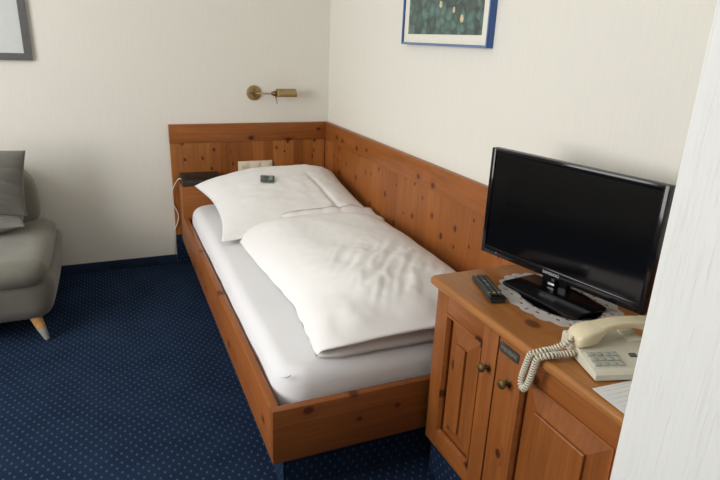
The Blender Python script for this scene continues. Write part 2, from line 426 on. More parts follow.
# mattress
def superbox(bm, x0, x1, y0, y1, z0, z1, bev, nx=40, ny=90, disp=None):
    vs = box(bm, x0, x1, y0, y1, z0, z1, bev=bev, seg=6)
    return vs
MX0, MX1, MY0, MY1 = -.957, -.037, -2.207, -.226
def mz(y): return .452 - .012*max(0, min(1, (-y-.6)/1.6))
def mattress_mesh():
    bm = B()
    # rings going from bottom up; rounded plan corners, soft top edge
    cx, cy = (MX0+MX1)/2, (MY0+MY1)/2
    def ring(inset, z, topfac=0):
        hx, hy, rr = (MX1-MX0)/2-inset, (MY1-MY0)/2-inset, max(.10-inset*.6, .02)
        pts = []
        def arc(px, py, a0):
            for k in range(9):
                a = a0 + (math.pi/2)*k/8
                pts.append((px+rr*math.cos(a), py+rr*math.sin(a)))
        arc(hx-rr, hy-rr, 0)
        for k in range(1, 10): pts.append((hx-rr-(2*(hx-rr))*k/10, hy))
        arc(-hx+rr, hy-rr, math.pi/2)
        for k in range(1, 30): pts.append((-hx, hy-rr-(2*(hy-rr))*k/30))
        arc(-hx+rr, -hy+rr, math.pi)
        for k in range(1, 10): pts.append((-hx+rr+(2*(hx-rr))*k/10, -hy))
        arc(hx-rr, -hy+rr, 1.5*math.pi)
        for k in range(1, 30): pts.append((hx, -hy+rr+(2*(hy-rr))*k/30))
        out = []
        for x, y in pts:
            X, Y = cx+x, cy+y
            dz = mz(Y)-.452
            w = 0.0025*noise.noise(Vector((X*9, Y*9, z*4)))
            dxy = 0.004*noise.noise(Vector((X*7, Y*7, z*14+3)))
            out.append(Vector((X+dxy*(1 if x > 0 else -1)*(abs(x) > hx-.001), Y+dxy*(abs(y) > hy-.001), z+dz*(z > .3)+w*topfac)))
        return out
    rings = [ring(.05, .207), ring(.012, .215), ring(0, .25), ring(-.002, .31), ring(0, .37), ring(.002, .392)]
    rb = .05
    for k in range(1, 8):
        a = (math.pi/2)*k/7
        rings.append(ring(.002+rb*(1-math.cos(a)), .392+(.452-.392)*math.sin(a), 1))
    for ins in (.09, .16, .25, .36, .44):
        rings.append(ring(ins, .453, 1))
    loft(bm, rings)
    return bm
mt = thing('mattress', 'thick mattress in white fitted sheet lying in the pine bed frame', 'mattress', (-.5, -1.2, .205))
obj('mattress_body', mattress_mesh(), 'sheet', mt, smooth=180)
# tucked sheet corner at the foot
bm = B()
tube(bm, spline([(-.945, -2.165, .4235), (-.937, -2.176, .426), (-.926, -2.182, .428), (-.914, -2.181, .433)], 6), [.0010+.0028*math.sin(math.pi*i/18) for i in range(19)], 8)
obj('corner_tuck', bm, 'sheet', mt, smooth=180)

# ------------------------------------------------------------------ pillow & duvet
def sstep(a, b, x):
    t = max(0, min(1, (x-a)/(b-a))); return t*t*(3-2*t)
def lerp(a, b, t): return a+(b-a)*t

def pillow_grid(fn_top, fn_bot, nu, nv):
    bm = B(); top = {}; bot = {}
    for i in range(nu+1):
        for j in range(nv+1):
            u, v = i/nu, j/nv
            top[i, j] = bm.verts.new(fn_top(u, v))
            bot[i, j] = top[i, j] if i in (0, nu) or j in (0, nv) else bm.verts.new(fn_bot(u, v))
    for i in range(nu):
        for j in range(nv):
            bm.faces.new((top[i, j], top[i+1, j], top[i+1, j+1], top[i, j+1]))
            q = [bot[i, j], bot[i, j+1], bot[i+1, j+1], bot[i+1, j]]
            if len(set(q)) >= 3 and set(q) != {top[i, j], top[i+1, j], top[i+1, j+1], top[i, j+1]}:
                bm.faces.new(q)
    return bm

def pil_xy(u, v):
    # u across (0 = room side), v from headboard (0) to duvet (1)
    y = lerp(-.26, -1.02, v); x = lerp(-.915, -.055, u)
    bow_l = .055*(4*v*(1-v))**1.0
    x += bow_l*(1-u)**2 - .02*(4*v*(1-v))*u**2
    y += -.02*(4*u*(1-u))*(1-v)**2 + .03*(4*u*(1-u))*v**2
    if u < .3 and v < .3:
        k = (1-u/.3)*(1-v/.3); x -= .016*k; y -= .028*k
    return x, y
def pil_edge(u, v):
    a = lerp(.578, .600, u); b = lerp(.474, .50, u)
    return lerp(a, b, v**.85)
def pil_prof(u, v):
    w_ = abs(2*max(0, v)**.58-1)
    return (max(0, 1-abs(2*u-1)**(4.0 if u > .5 else 2.4))**.7) * (max(0, 1-w_**(3.4 if v < .3 else 2.2))**.62)
def wr(x, y, s):
    return noise.noise(Vector((x*s, y*s, s*.37)))
def pil_top(u, v):
    x, y = pil_xy(u, v)
    p = pil_prof(u, v)
    h = .088*p*(1+.28*(1-v))*(1.0-.04*u)
    # soft creases running to the right-hand back corner and along the front
    cr_ = math.exp(-((u-.70-.10*v)/.018)**2)*.010*sstep(.1, .4, v)*(1-sstep(.85, 1, v))
    cr2 = math.exp(-((v-.84+.05*math.sin(u*9))/.035)**2)*.006*math.sin(u*46)*sstep(.35, .5, u)
    n = (.010*wr(x, y, 5)+.0045*wr(x*1.0, y*1.6, 13)+.0018*wr(x, y, 31))*p
    return Vector((x, y, pil_edge(u, v)+h+n-cr_+cr2))
def pil_bot(u, v):
    x, y = pil_xy(u, v)
    p = pil_prof(u, v)
    z = pil_edge(u, v)-.06*p
    lim = mz(y)+.006
    lim = max(lim, .5585 - .45*max(0, -.215-y)) if y > -.45 else lim
    return Vector((x, y, max(z, lim)))
pl = obj('pillow', pillow_grid(pil_top, pil_bot, 84, 84), 'linen', loc=(-.49, -.63, .46), smooth=180)
tag(pl, 'large square white pillow lying at the head of the bed', 'pillow')

# folded duvet: cross-section along y is a folded outline, lofted across x
PTOP = {}
for i_ in range(241):
    for j_ in range(241):
        q_ = pil_top(i_/240, j_/240); k_ = (round(q_.x/.01), round(q_.y/.01))
        if q_.z > PTOP.get(k_, 0): PTOP[k_] = q_.z
def pil_z(x, y):
    a, b = round(x/.01), round(y/.01); m = 0
    for da in (-1, 0, 1):
        for db in (-1, 0, 1): m = max(m, PTOP.get((a+da, b+db), 0))
    return m
DXR, DYT, DYF = -.05, -.885, -2.185
EDGE = [(-.93, -.822), (-1.10, -.812), (-1.29, -.803), (-1.49, -.790), (-1.64, -.778), (-1.76, -.770), (-1.90, -.784), (-2.02, -.802), (-2.15, -.817), (-2.30, -.822)]
def edge_x(y):
    for (ya, xa), (yb, xb) in zip(EDGE, EDGE[1:]):
        if y >= yb:
            t = max(0, min(1, (ya-y)/(ya-yb))); t = t*t*(3-2*t); return xa+(xb-xa)*t
    return EDGE[-1][1]
def duv_h(u):      # overall height across the bed
    a = max(0, 1-max(0, 1-u/.30)**2.3)**.62
    b = max(0, 1-max(0, 1-(1-u)/.30)**2.2)**.55
    return .022 + .126*min(a, 1)*b*(.97+.10*sstep(.1, .5, u)-.16*sstep(.5, 1, u))
def foot_add(u, v): return .05*max(0, 1-u/.25)**2*sstep(.72, .97, v)
def duv_mesh():
    bm = B()
    N = 84; rings = []
    top_n = 96
    for i in range(-1, N+2):
        u = max(0, min(1, i/N))**1.25
        H = duv_h(u); ring = []; rim = i < 0 or i > N
        def pos(v, s, oy=0.0):
            y = lerp(DYT, DYF, v) + oy
            if u < .12: y += (1-u/.12)**2*lerp(-.085, .030, sstep(0, 1, v))
            y -= .018*u*sstep(.8, 1, v)
            x = lerp(edge_x(y), DXR, u)
            b = mz(y)+.005; b = lerp(b, max(b, pil_z(x, y)+.005), (1-sstep(.16, .26, v))*sstep(.0, .42, u))
            return x, y, b, b + s*(H+foot_add(u, v))
        ub = sstep(0, .05, u)
        for k in range(top_n+1):
            v = k/top_n*.992
            e = max(0, 1-max(0, 1-v/.22)**1.8)**.6
            e2 = 1-.43*max(0, 1-(1-v)/.17)**1.7
            x, y, b, _ = pos(v, 0)
            z = mz(y)+.005 + e*e2*(H*(1-.10*sstep(.3, .9, v)*sstep(.3, .8, u))+foot_add(u, v))
            z = max(z, b - .007 + .029*sstep(0, .16, v)*(.4+.6*ub))
            amp = sstep(0, .12, u)*sstep(0, .08, v)*sstep(0, .05, 1-v)
            fold = .010*wr(x*.9, y*.7, 3.2)+.006*wr(x+y*.5, y*.55, 7.5)
            c_ = sstep(.45, .64, v)*(1-sstep(.86, .95, v))*sstep(.16, .34, u)*(1-sstep(.72, .95, u))
            dd = (x*0.80 - y*0.60); al = (x*0.60 + y*0.80)
            rn = noise.noise(Vector((dd*24, al*4.2, 1.7))); rid = (1-abs(rn))**3
            rn2 = noise.noise(Vector((dd*15+4, al*4.2, 7.3)))
            cre = .0085*(rid-.45)*c_ + .007*rn2*c_ + .0016*wr(x, y, 27)
            g = .004*math.sin(u*31+2*math.sin(u*9))*sstep(.82, .95, v)
            ring.append(Vector((x, y, z+(fold+cre+g)*amp)))
        # foot end: rounded lip of the fold, undercut, lower layer, underside
        for (v, s, oy) in ((1.0, .56, -.006), (1.0, .53, -.012), (1.0, .49, -.012), (.998, .455, -.006), (.985, .43, 0), (.968, .39, 0), (.960, .34, 0), (.964, .30, 0), (.978, .26, 0), (.988, .20, 0), (.990, .13, 0), (.984, .06, 0), (.96, .02, 0)):
            x, y, b, z = pos(v, s, oy)
            z += .003*noise.noise(Vector((x*14, s*9, 2)))
            ring.append(Vector((x, y, max(z, mz(y)+.003))))
        for k in range(14):
            v = .92*(1-k/13)+.01
            x, y, b, z = pos(v, 0)
            ring.append(Vector((x, y, b)))
        x, y, b, z = pos(-.004, .06); ring.append(Vector((x, y, b+.004)))
        if rim:      # close the two long sides with a rounded lip
            ring = [Vector((p.x+(-.007 if i < 0 else .004), p.y, mz(p.y)+.014+(.022*sstep(-1.85, -2.12, p.y) if i < 0 else 0))) for p in ring]
        rings.append(ring)
    loft(bm, rings, cap=False)
    return bm
dv = obj('duvet', duv_mesh(), 'linen', loc=(-.44, -1.55, .455), smooth=180)
tag(dv, 'folded white duvet spread over the lower part of the bed', 'duvet')

# wrapped sweet on the pillow
def pil_top_at(x, y):
    best = None
    for i in range(0, 61):
        for j in range(0, 61):
            p = pil_top(i/60, j/60); d = (p.x-x)**2+(p.y-y)**2
            if best is None or d < best[0]: best = (d, p)
    return best[1]
pc = pil_top_at(-.552, -.525)
pk = thing('sweet_packet', 'small grey-green wrapped sweet lying on the white pillow', 'sweet', (pc.x, pc.y, pc.z+.0100), R(-14))
bm = B()
rings = []
for k in range(9):
    s = k/8; xx = lerp(-.036, .036, s); hh = .0012+.0095*math.sin(math.pi*s)**.5
    hw = .034+.002*math.cos(6.28*s)
    rings.append([Vector((xx, hw*math.cos(a), .001+hh*math.sin(a))) for a in [2*math.pi*i/16 for i in range(16)]])
loft(bm, rings); 
pk_b = obj('wrapper', bm, 'packet', pk, world=False)
pn1 = pil_top_at(-.55, -.47)-pil_top_at(-.55, -.58)
pk.rotation_euler = (math.atan2(pn1.z, pn1.y)+R(7), R(2), R(-14))
bm = B(); box(bm, .004, .028, -.022, .022, .0085, .0108, bev=.0008); obj('print_panel', bm, 'packet_l', pk, world=False)
for sx in (-1, 1):
    bm = B(); zz = []
    for k in range(9):
        zz.append((sx*(.035+.006*(1 if k % 2 else .4)), lerp(-.032, .032, k/8)))
    pts = [(sx*.028, -.032, 0)] + [(a, b, 0) for a, b in zz] + [(sx*.028, .032, 0)]
    prism(bm, pts, (0, 0, .0012))
    obj('crimped_end', bm, 'packet', pk, world=False)

# ------------------------------------------------------------------ black box with white cable on head shelf
bx = thing('bedside_box', 'flat black sloping box with a white cable on the wooden bed shelf', 'box', (-.868, -.12, .553))
bm = B()
pts = [(-.984, -.196, .5535), (-.984, -.196, .576), (-.984, -.188, .582), (-.984, -.045, .604), (-.984, -.040, .600), (-.984, -.040, .5535)]
prism(bm, pts, (.228, 0, 0)); obj('housing', bm, 'blk_m', bx)
bm = B(); sl = math.atan2(.022, .143)
m4 = Matrix.Translation((-.870, -.117, .5945)) @ Matrix.Rotation(sl, 4, 'X')
box(bm, -.092, .092, -.052, .052, -.0005, .0012, bev=.0008, mat=m4); obj('top_panel', bm, 'blk', bx)
bm = B(); tube(bm, spline([(-.980, -.10, .578), (-.998, -.09, .575), (-1.024, -.06, .525), (-1.040, -.04, .46), (-1.034, -.036, .41), (-1.016, -.036, .365), (-1.006, -.036, .325), (-1.016, -.036, .28), (-1.034, -.034, .235), (-1.046, -.02, .17), (-1.05, -.016, .10), (-1.05, -.015, .064)], 10), .0030, 8)
obj('power_cable', bm, 'cable', bx)['label'] = 'thin white cable'

# socket strip on headboard
so = thing('power_outlet', 'ivory triple socket and switch plate on the pine headboard', 'socket', (-.507, -.03, .616))
bm = B(); box(bm, -.619, -.395, -.036, -.0255, .576, .656, bev=.003); obj('frame', bm, 'socket', so)
for i, xc in enumerate((-.580, -.507, -.434)):
    bm = B()
    if i == 0:
        box(bm, xc-.027, xc+.027, -.0385, -.0355, .588, .644, bev=.0015)
        ins = obj('socket_insert', bm, 'socket', so)
        bm = B(); lathe(bm, [(.0205, 0), (.0205, .0008), (.0185, .0012), (.0185, .0004), (.002, .0003)], (xc, -.0384, .616), (0, -1, 0), 28); obj('socket_well', bm, 'socket', ins)
        for s in (-1, 1):
            bm = B(); lathe(bm, [(.0028, 0), (.0028, .0012)], (xc+s*.0085, -.0386, .616), (0, -1, 0), 12); obj('contact_hole', bm, 'socket_d', ins)
    else:
        box(bm, xc-.027, xc+.027, -.0405, -.0355, .588, .644, bev=.0018); obj('rocker_switch', bm, 'socket', so)

# ------------------------------------------------------------------ brass wall lamp
la = thing('wall_lamp', 'brass swing-arm reading lamp on the wall above the headboard', 'lamp', (-.50, 0, 1.08))
bm = B(); lathe(bm, [(.046, .0005), (.0465, .004), (.043, .010), (.036, .0125), (.034, .011), (.030, .012), (.012, .0145), (.0001, .0145)], (-.500, 0, 1.081), (0, -1, 0), 36)
obj('wall_plate', bm, 'brass', la)
bm = B(); box(bm, -.528, -.472, -.030, -.013, 1.0745, 1.0875, bev=.003); box(bm, -.5065, -.4935, -.030, -.013, 1.053, 1.109, bev=.003)
lathe(bm, [(.011, 0), (.011, .022), (.007, .03), (.0001, .031)], (-.5, -.013, 1.081), (0, -1, 0), 20)
obj('cross_bracket', bm, 'brass_d', la)
bm = B(); tube(bm, [(-.497, -.036, 1.081), (-.47, -.052, 1.0825), (-.43, -.068, 1.083), (-.398, -.078, 1.083)], .0048, 12); obj('arm', bm, 'brass', la)
bm = B(); lathe(bm, [(.0001, -.003), (.011, -.002), (.012, .006), (.015, .009), (.016, .024), (.013, .029), (.0001, .030)], (-.404, -.077, 1.084), (1, -.02, 0), 20); obj('joint', bm, 'brass_d', la)
bm = B()
out, inn = [], []
for k in range(15):
    a = R(-28) + R(236)*k/14
    out.append((math.cos(a), math.sin(a)))
def shade_ring(x, r):
    o = [Vector((x, -.080-r*1.05*c, 1.081+r*s*1.0)) for c, s in out]
    i = [Vector((x, -.080-(r-.002)*1.05*c, 1.081+(r-.002)*s*1.0)) for c, s in reversed(out)]
    return o+i
loft(bm, [shade_ring(-.375, .030), shade_ring(-.372, .033), shade_ring(-.254, .033), shade_ring(-.251, .030)])
lathe(bm, [(.0001, 0), (.027, 0), (.027, .002), (.0001, .003)], (-.376, -.08, 1.085), (1, 0, 0), 20)
obj('lamp_shade', bm, 'brass', la)
bm = B(); tube(bm, [(-.385, -.080, 1.07), (-.378, -.082, 1.05), (-.3735, -.083, 1.034), (-.3735, -.083, 1.022)], [.003, .0025, .0022, .0028], 8); obj('switch_lever', bm, 'brass_d', la)

# ------------------------------------------------------------------ pictures
pg = thing('picture_frame', 'grey framed pale picture cut off at top left on the back wall', 'picture', (-2.0, 0, 1.249))
FX1, FX0, FZ0, FZ1 = -1.697, -2.40, 1.249, 1.85
bm = B(); w = .036
def frame_bars(bm, x0, x1, z0, z1, w, y0, y1, bev):
    prism_pts = lambda p: p
    o = [(x0, z0), (x1, z0), (x1, z1), (x0, z1)]; i = [(x0+w, z0+w), (x1-w, z0+w), (x1-w, z1-w), (x0+w, z1-w)]
    for k in range(4):
        a, b, c, d = o[k], o[(k+1) % 4], i[(k+1) % 4], i[k]
        prism(bm, [(p[0], y0, p[1]) for p in (a, b, c, d)], (0, y1-y0, 0))
frame_bars(bm, FX0, FX1, FZ0, FZ1, w, -.022, -.001, 0); obj('frame', bm, 'frame_g', pg, smooth=20)
bm = B(); box(bm, FX0+w-.003, FX1-w+.003, -.014, -.004, FZ0+w-.003, FZ1-w+.003); obj('pale_sheet', bm, 'mat_g', pg)

pb = thing('framed_print', 'blue framed print of green leaves and blossoms on the right wall', 'picture', (0, -1.42, 1.41))
def fy(bm, y0, y1, z0, z1, w, x0, x1, mi=0):
    o = [(y0, z0), (y1, z0), (y1, z1), (y0, z1)]; i = [(y0+w, z0+w), (y1-w, z0+w), (y1-w, z1-w), (y0+w, z1-w)]
    for k in range(4):
        a, b, c, d = o[k], o[(k+1) % 4], i[(k+1) % 4], i[k]
        prism(bm, [(x0, p[0], p[1]) for p in (a, b, c, d)], (x1-x0, 0, 0), mi)
PY0, PY1, PZ0, PZ1 = -1.770, -1.068, 1.410, 1.95
bm = B(); fy(bm, PY0, PY1, PZ0, PZ1, .008, -.030, -.001); fy(bm, PY0+.0015, PY1-.0015, PZ0+.0015, PZ1-.0015, .006, -.0312, -.030, 1)
obj('frame', bm, ['frame_b', 'frame_bl'], pb, smooth=20)
bm = B(); box(bm, -.021, -.004, PY0+.0095, PY1-.0095, PZ0+.0095, PZ1-.0095); obj('passepartout', bm, 'mat_c', pb)
bm = B(); box(bm, -.0225, -.0205, PY0+.052, PY1-.052, PZ0+.046, PZ1-.05); ar = obj('artwork', bm, 'print', pb)
fl = []
for (yy, zz, s) in ((-1.572, 1.517, .013), (-1.507, 1.551, .010), (-1.401, 1.575, .012), (-1.28, 1.66, .012), (-1.62, 1.66, .011), (-1.45, 1.72, .012)):
    bm = B()
    for k in range(5):
        a = 2*math.pi*k/5+s*90
        c = Vector((-.0226, yy+.55*s*math.cos(a), zz+.55*s*math.sin(a)))
        pts = [c+Vector((0, .5*s*math.cos(q), .7*s*math.sin(q))) for q in [2*math.pi*i/8 for i in range(8)]]
        prism(bm, pts, (-.0004-.00005*k, 0, 0))
    obj('blossom', bm, 'blossom', ar)

# ------------------------------------------------------------------ cabinet
CF, CL, CR = -.475, -2.283, -3.088
cab = thing('cabinet', 'knotty pine cabinet with two panelled doors along the right wall', 'cabinet', (-.25, -2.68, 0))
bm = B(); box(bm, CF+.020, -.032, CR, CL, .166, .719); obj('carcass', bm, 'wood_z', cab)
bm = B(); box(bm, -.438, -.034, CR+.005, CL+.012, .001, .1655); obj('plinth', bm, 'carpet', cab, uv=True)['label'] = 'carpet-covered navy plinth under the cabinet'
# worktop: rounded front edge and corner
bm = B()
z0, z1 = .7195, .748
def top_ring(ins, z):
    x0, x1, y0, y1, r = -.497+ins, -.0315, -3.092, -2.263-ins, .016
    pts = [Vector((x1, y0, z)), Vector((x1, y1, z))]
    for k in range(7):
        a = math.pi/2+math.pi/2*k/6
        pts.append(Vector((x0+r+r*math.cos(a), y1-r+r*math.sin(a), z)))
    pts.append(Vector((x0, y0, z)))
    return pts
rr = .011; rings = []
for k in range(6):
    a = -math.pi/2+(math.pi/2)*k/5
    rings.append(top_ring(rr*(1-math.cos(a)), z0+rr+rr*math.sin(a)))
for k in range(6):
    a = (math.pi/2)*k/5
    rings.append(top_ring(rr*(1-math.cos(a)), z1-rr+rr*math.sin(a)))
loft(bm, rings); obj('worktop', bm, 'worktop', cab, smooth=50)

def door(y0, y1, name_lbl, sl, sr, rt, rb):
    """y0 > y1: room-left to room-right; sl/sr stile widths"""
    z0, z1 = .168, .7165
    bm = B(); xf, xb = CF, CF+.0195
    yi0, yi1 = y0-sl, y1+sr; zi0, zi1 = z0+rb, z1-rt
    box(bm, xf+.0175, xb, y1+.001, y0-.001, z0+.001, z1-.001)
    d = obj('door', bm, 'wood_z', cab)
    obj('stile', one(xf, xb-.001, yi0, y0, z0, z1, bev=.0025), 'wood_z', d); obj('stile', one(xf, xb-.001, y1, yi1, z0, z1, bev=.0025), 'wood_z', d)
    obj('cross_rail', one(xf+.0003, xb-.001, yi1-.001, yi0+.001, zi1, z1-.0003, bev=.002), 'wood_y', d); obj('cross_rail', one(xf+.0003, xb-.001, yi1-.001, yi0+.001, z0+.0003, zi0, bev=.002), 'wood_y', d)
    # moulding bead round the opening
    bm = B(); w = .011
    o = [(yi1, zi0), (yi0, zi0), (yi0, zi1), (yi1, zi1)]; i = [(yi1+w, zi0+w), (yi0-w, zi0+w), (yi0-w, zi1-w), (yi1+w, zi1-w)]
    oo = [Vector((xf-.0015, a, b)) for a, b in o]; mm = [Vector((xf-.003, lerp(a[0], b[0], .45), lerp(a[1], b[1], .45))) for a, b in zip(o, i)]
    ii = [Vector((xf+.008, a, b)) for a, b in i]; ib = [Vector((xf+.0135, a, b)) for a, b in i]; ob = [Vector((xf+.0135, a, b)) for a, b in o]
    loft(bm, [oo, mm, ii, ib, ob, oo], cap=False); obj('moulding', bm, 'wood_y', d, smooth=25)
    # raised panel: deep edge, broad bevel, flat field
    bm = B(); bw = .056
    def q(ins, x): return [Vector((x, yi1+ins, zi0+ins)), Vector((x, yi0-ins, zi0+ins)), Vector((x, yi0-ins, zi1-ins)), Vector((x, yi1+ins, zi1-ins))]
    loft(bm, [q(w+.003, xb), q(w+.003, xf+.0165), q(w+bw, xf+.003), q(w+bw+.001, xf-.0035), q(w+bw+.004, xf-.005)])
    obj('raised_panel', bm, 'wood_field', d, smooth=20)
    return d
d1 = door(-2.285, -2.598, '', .064, .066, .064, .062)
d2 = door(-2.604, -3.086, '', .098, .085, .062, .064)
d1['label'] = 'narrow left cabinet door'; d2['label'] = 'wide right cabinet door with nameplate'
for d, y, z in ((d1, -2.569, .598), (d2, -2.660, .602)):
    bm = B(); lathe(bm, [(.0115, 0), (.0115, .002), (.006, .004), (.0055, .012), (.011, .017), (.0135, .022), (.0115, .027), (.006, .029), (.0001, .0295)], (CF-.0002, y, z), (-1, 0, 0), 24)
    k = obj('knob', bm, 'brass_d', d)
# nameplate
bm = B()
yc, zc, hw, hh = -2.6475, .684, .039, .0145
pts = []
for k in range(32):
    a = 2*math.pi*k/32; c, s = math.cos(a), math.sin(a); e = .28
    pts.append(Vector((CF-.0003, yc-hw*math.copysign(abs(c)**e, c), zc+hh*math.copysign(abs(s)**e, s))))
prism(bm, pts, (-.0018, 0, 0))
mtx = Matrix.Translation((CF-.0023, yc, zc)) @ Matrix(((0, 0, -1, 0), (-1, 0, 0, 0), (0, 1, 0, 0), (0, 0, 0, 1)))
text_faces(bm, 'MINIBAR', .0165, mtx, 1, .0003)
obj('nameplate', bm, ['plate', 'plate_t'], d2, smooth=20, rec=False)

# ------------------------------------------------------------------ television
ang = R(-77.6)     # direction of the panel's long axis in plan
tvc = Vector((-.201, -2.475, .748))
tv = thing('television', 'black flat-screen television standing on the pine cabinet', 'television', tvc, ang)
# local frame: +x along panel to the viewer's right, -y toward the viewer, z up
W2, ZB, ZT = .279, .036, .376
bm = B(); box(bm, -W2, W2, -.006, .016, ZB, ZT, bev=.004, seg=3); box(bm, -W2+.05, W2-.05, .014, .040, ZB+.03, ZT-.07, bev=.012, seg=3)
obj('housing', bm, 'blk', tv, world=False)
bm = B()
def bez(x0, x1, z0, z1): box(bm, x0, x1, -.0125, -.0055, z0, z1, bev=.0022)
bez(-W2, -W2+.016, ZB, ZT); bez(W2-.016, W2, ZB, ZT); bez(-W2+.014, W2-.014, ZT-.016, ZT); bez(-W2+.014, W2-.014, ZB, ZB+.026)
bz = obj('bezel', bm, 'blk_g', tv, world=False)
bm = B(); text_faces(bm, 'SAMSUNG', .0125, Matrix.Translation((-.005, -.0128, ZB+.0135)) @ Matrix.Rotation(R(90), 4, 'X'), 0, .0003)
obj('brand_lettering', bm, 'silver', bz, world=False, smooth=20, rec=False)
bm = B(); lathe(bm, [(.0022, 0), (.0018, .0006), (.0001, .0008)], (-.215, -.0125, ZB+.011), (0, -1, 0), 10); obj('indicator_light', bm, 'led', bz, world=False)
bm = B(); box(bm, -W2+.015, W2-.015, -.0085, -.0045, ZB+.025, ZT-.015); obj('screen', bm, 'screen', tv, world=False)
bm = B(); box(bm, -.012, .012, -.011, .012, .012, ZB+.012, bev=.003); box(bm, -.045, .045, .004, .026, .008, .10, bev=.006); nk = obj('neck', bm, 'blk_g', tv, world=False)
bm = B(); text_faces(bm, 'HDMI', .0001, Matrix.Translation((0, 5, 0)), 0) if False else box(bm, -.010, .012, -.0125, -.0108, .016, .0225, bev=.0006); obj('badge', bm, 'silver', nk, world=False)
bm = B()
srot = Matrix.Translation((.037, -.052, 0)) @ Matrix.Rotation(R(-6), 4, 'Z')
def stand_ring(ins, z):
    out_ = []
    for k in range(40):
        a = 2*math.pi*k/40; c, s = math.cos(a), math.sin(a); e = .13
        out_.append(srot @ Vector(((.134-ins)*math.copysign(abs(c)**e, c), (.072-ins)*math.copysign(abs(s)**e, s), z)))
    return out_
loft(bm, [stand_ring(.003, .0028), stand_ring(0, .005), stand_ring(0, .010), stand_ring(.003, .0125)]); obj('stand_base', bm, 'blk_g', tv, world=False, smooth=30)

# ------------------------------------------------------------------ lace doily under the television
bm = B()
dc = Vector((-.235, -2.54)); ax, ay = .139, .190; NA = 192; radii = [0, .3, .5, .64, .70, .76, .82, .88, .94, 1.0]
rg = []
for q in radii[1:]:
    row = []
    for k in range(NA):
        a = 2*math.pi*k/NA
        f = q
        if q > .9: f = q*(1+.06*abs(math.sin(a*11))*((q-.88)/.12))
        row.append(bm.verts.new((dc.x+ax*f*math.cos(a), dc.y+ay*f*math.sin(a), .7486+.0006*math.sin(a*12)*(q > .7))))
    rg.append(row)
c0 = bm.verts.new((dc.x, dc.y, .7486))
for k in range(NA):
    bm.faces.new((c0, rg[0][k], rg[0][(k+1) % NA]))
    for r_ in range(len(rg)-1):
        hole = (r_ == 3 and k % 12 in (2, 3)) or (r_ == 5 and k % 12 in (8, 9)) or (r_ == 6 and k % 24 in (3,))
        if hole: continue
        bm.faces.new((rg[r_][k], rg[r_][(k+1) % NA], rg[r_+1][(k+1) % NA], rg[r_+1][k]))
bmesh.ops.solidify(bm, geom=bm.faces[:], thickness=.0012)
zmin = min(v.co.z for v in bm.verts)
bmesh.ops.translate(bm, verts=bm.verts[:], vec=(0, 0, .7483-zmin))
dy = obj('doily', bm, 'lace', loc=(dc.x, dc.y, .7483)); tag(dy, 'white scalloped lace doily spread under the television stand', 'doily')

# ------------------------------------------------------------------ remote control
# local: +y along the remote away from the viewer
ra = math.atan2(.057, -.18)
rm = thing('remote_control', 'black remote control lying on the cabinet beside the lace doily', 'remote control', (-.391, -2.419, .7484), math.atan2(-.057, .18))
bm = B()
rings = []
for k in range(13):
    s = k/12; yy = lerp(-.092, .092, s)
    hw = .024+.002*math.cos(math.pi*s*2)*.3 - .004*(s in (0, 1)); hh = .0175 - .004*s - .005*(s in (0, 1))
    rings.append([Vector((hw*math.copysign(abs(math.cos(a))**.5, math.cos(a)), yy, hh/2+.0004+hh/2*math.copysign(abs(math.sin(a))**.6, math.sin(a)))) for a in [2*math.pi*i/20+.01 for i in range(20)]])
loft(bm, rings); obj('body', bm, 'blk_m', rm, world=False)
bm = B(); box(bm, -.0225, .0225, -.0915, -.070, .010, .0182, bev=.002); obj('end_cap', bm, 'blk_g', rm, world=False)
for r_ in range(10):
    for c in range(3):
        yy = .076-r_*.0145; xx = (c-1)*.0145
        z = lerp(.0175, .0135, (yy+.092)/.184)
        bm = B()
        mk = 'btn'
        if r_ == 9: mk = ('btn_w', 'btn_y', 'btn_w')[c]
        elif (r_*3+c) in (0, 10, 16): mk = 'btn_w'
        lathe(bm, [(.0047, -.001), (.0047, .0012), (.0036, .002), (.0001, .0022)], (xx, yy, z-.0003), (0, 0, 1), 10)
        obj('button', bm, mk, rm, world=False)

# ------------------------------------------------------------------ telephone
pa = R(-16)
# local: +x to the right along the front, +y to the rear
fl_ = Vector((-.455, -2.903, .748))
tel = thing('telephone', 'ivory push-button telephone standing on the right end of the cabinet', 'telephone', fl_ + Vector((0, 0, .0004)), pa)
PW, PD = .175, .165
bm = B()
def tel_sec(x):
    return [Vector((x, 0, .003)), Vector((x, 0, .0165)), Vector((x, .006, .0215)), Vector((x, .085, .0335)), Vector((x, .092, .034)), Vector((x, PD-.012, .041)), Vector((x, PD-.002, .038)), Vector((x, PD, .032)), Vector((x, PD, .003))]
loft(bm, [tel_sec(0), tel_sec(PW)])
bmesh.ops.bevel(bm, geom=[e for e in bm.edges if abs(e.verts[0].co.x-e.verts[1].co.x) < 1e-5], offset=.0025, segments=2, profile=.5, affect='EDGES')
obj('base', bm, 'phone', tel, world=False, smooth=30)
for (x, y) in ((.02, .02), (PW-.02, .02), (.02, PD-.02), (PW-.02, PD-.02)):
    bm = B(); lathe(bm, [(.007, 0), (.007, .0035)], (x, y, 0), (0, 0, 1), 12); obj('foot_pad', bm, 'blk_m', tel, world=False)
sl = math.atan2(.012, .079)
def on_top(x, y, h=0): return Vector((x, y, .0215+(y-.006)*.012/.079+h))
bm = B(); mm4 = Matrix.Translation(on_top(.044, .044)) @ Matrix.Rotation(sl, 4, 'X'); box(bm, -.039, .039, -.027, .027, -.001, .001, bev=.0008, mat=mm4); kp = obj('keypad_panel', bm, 'phone', tel, world=False)
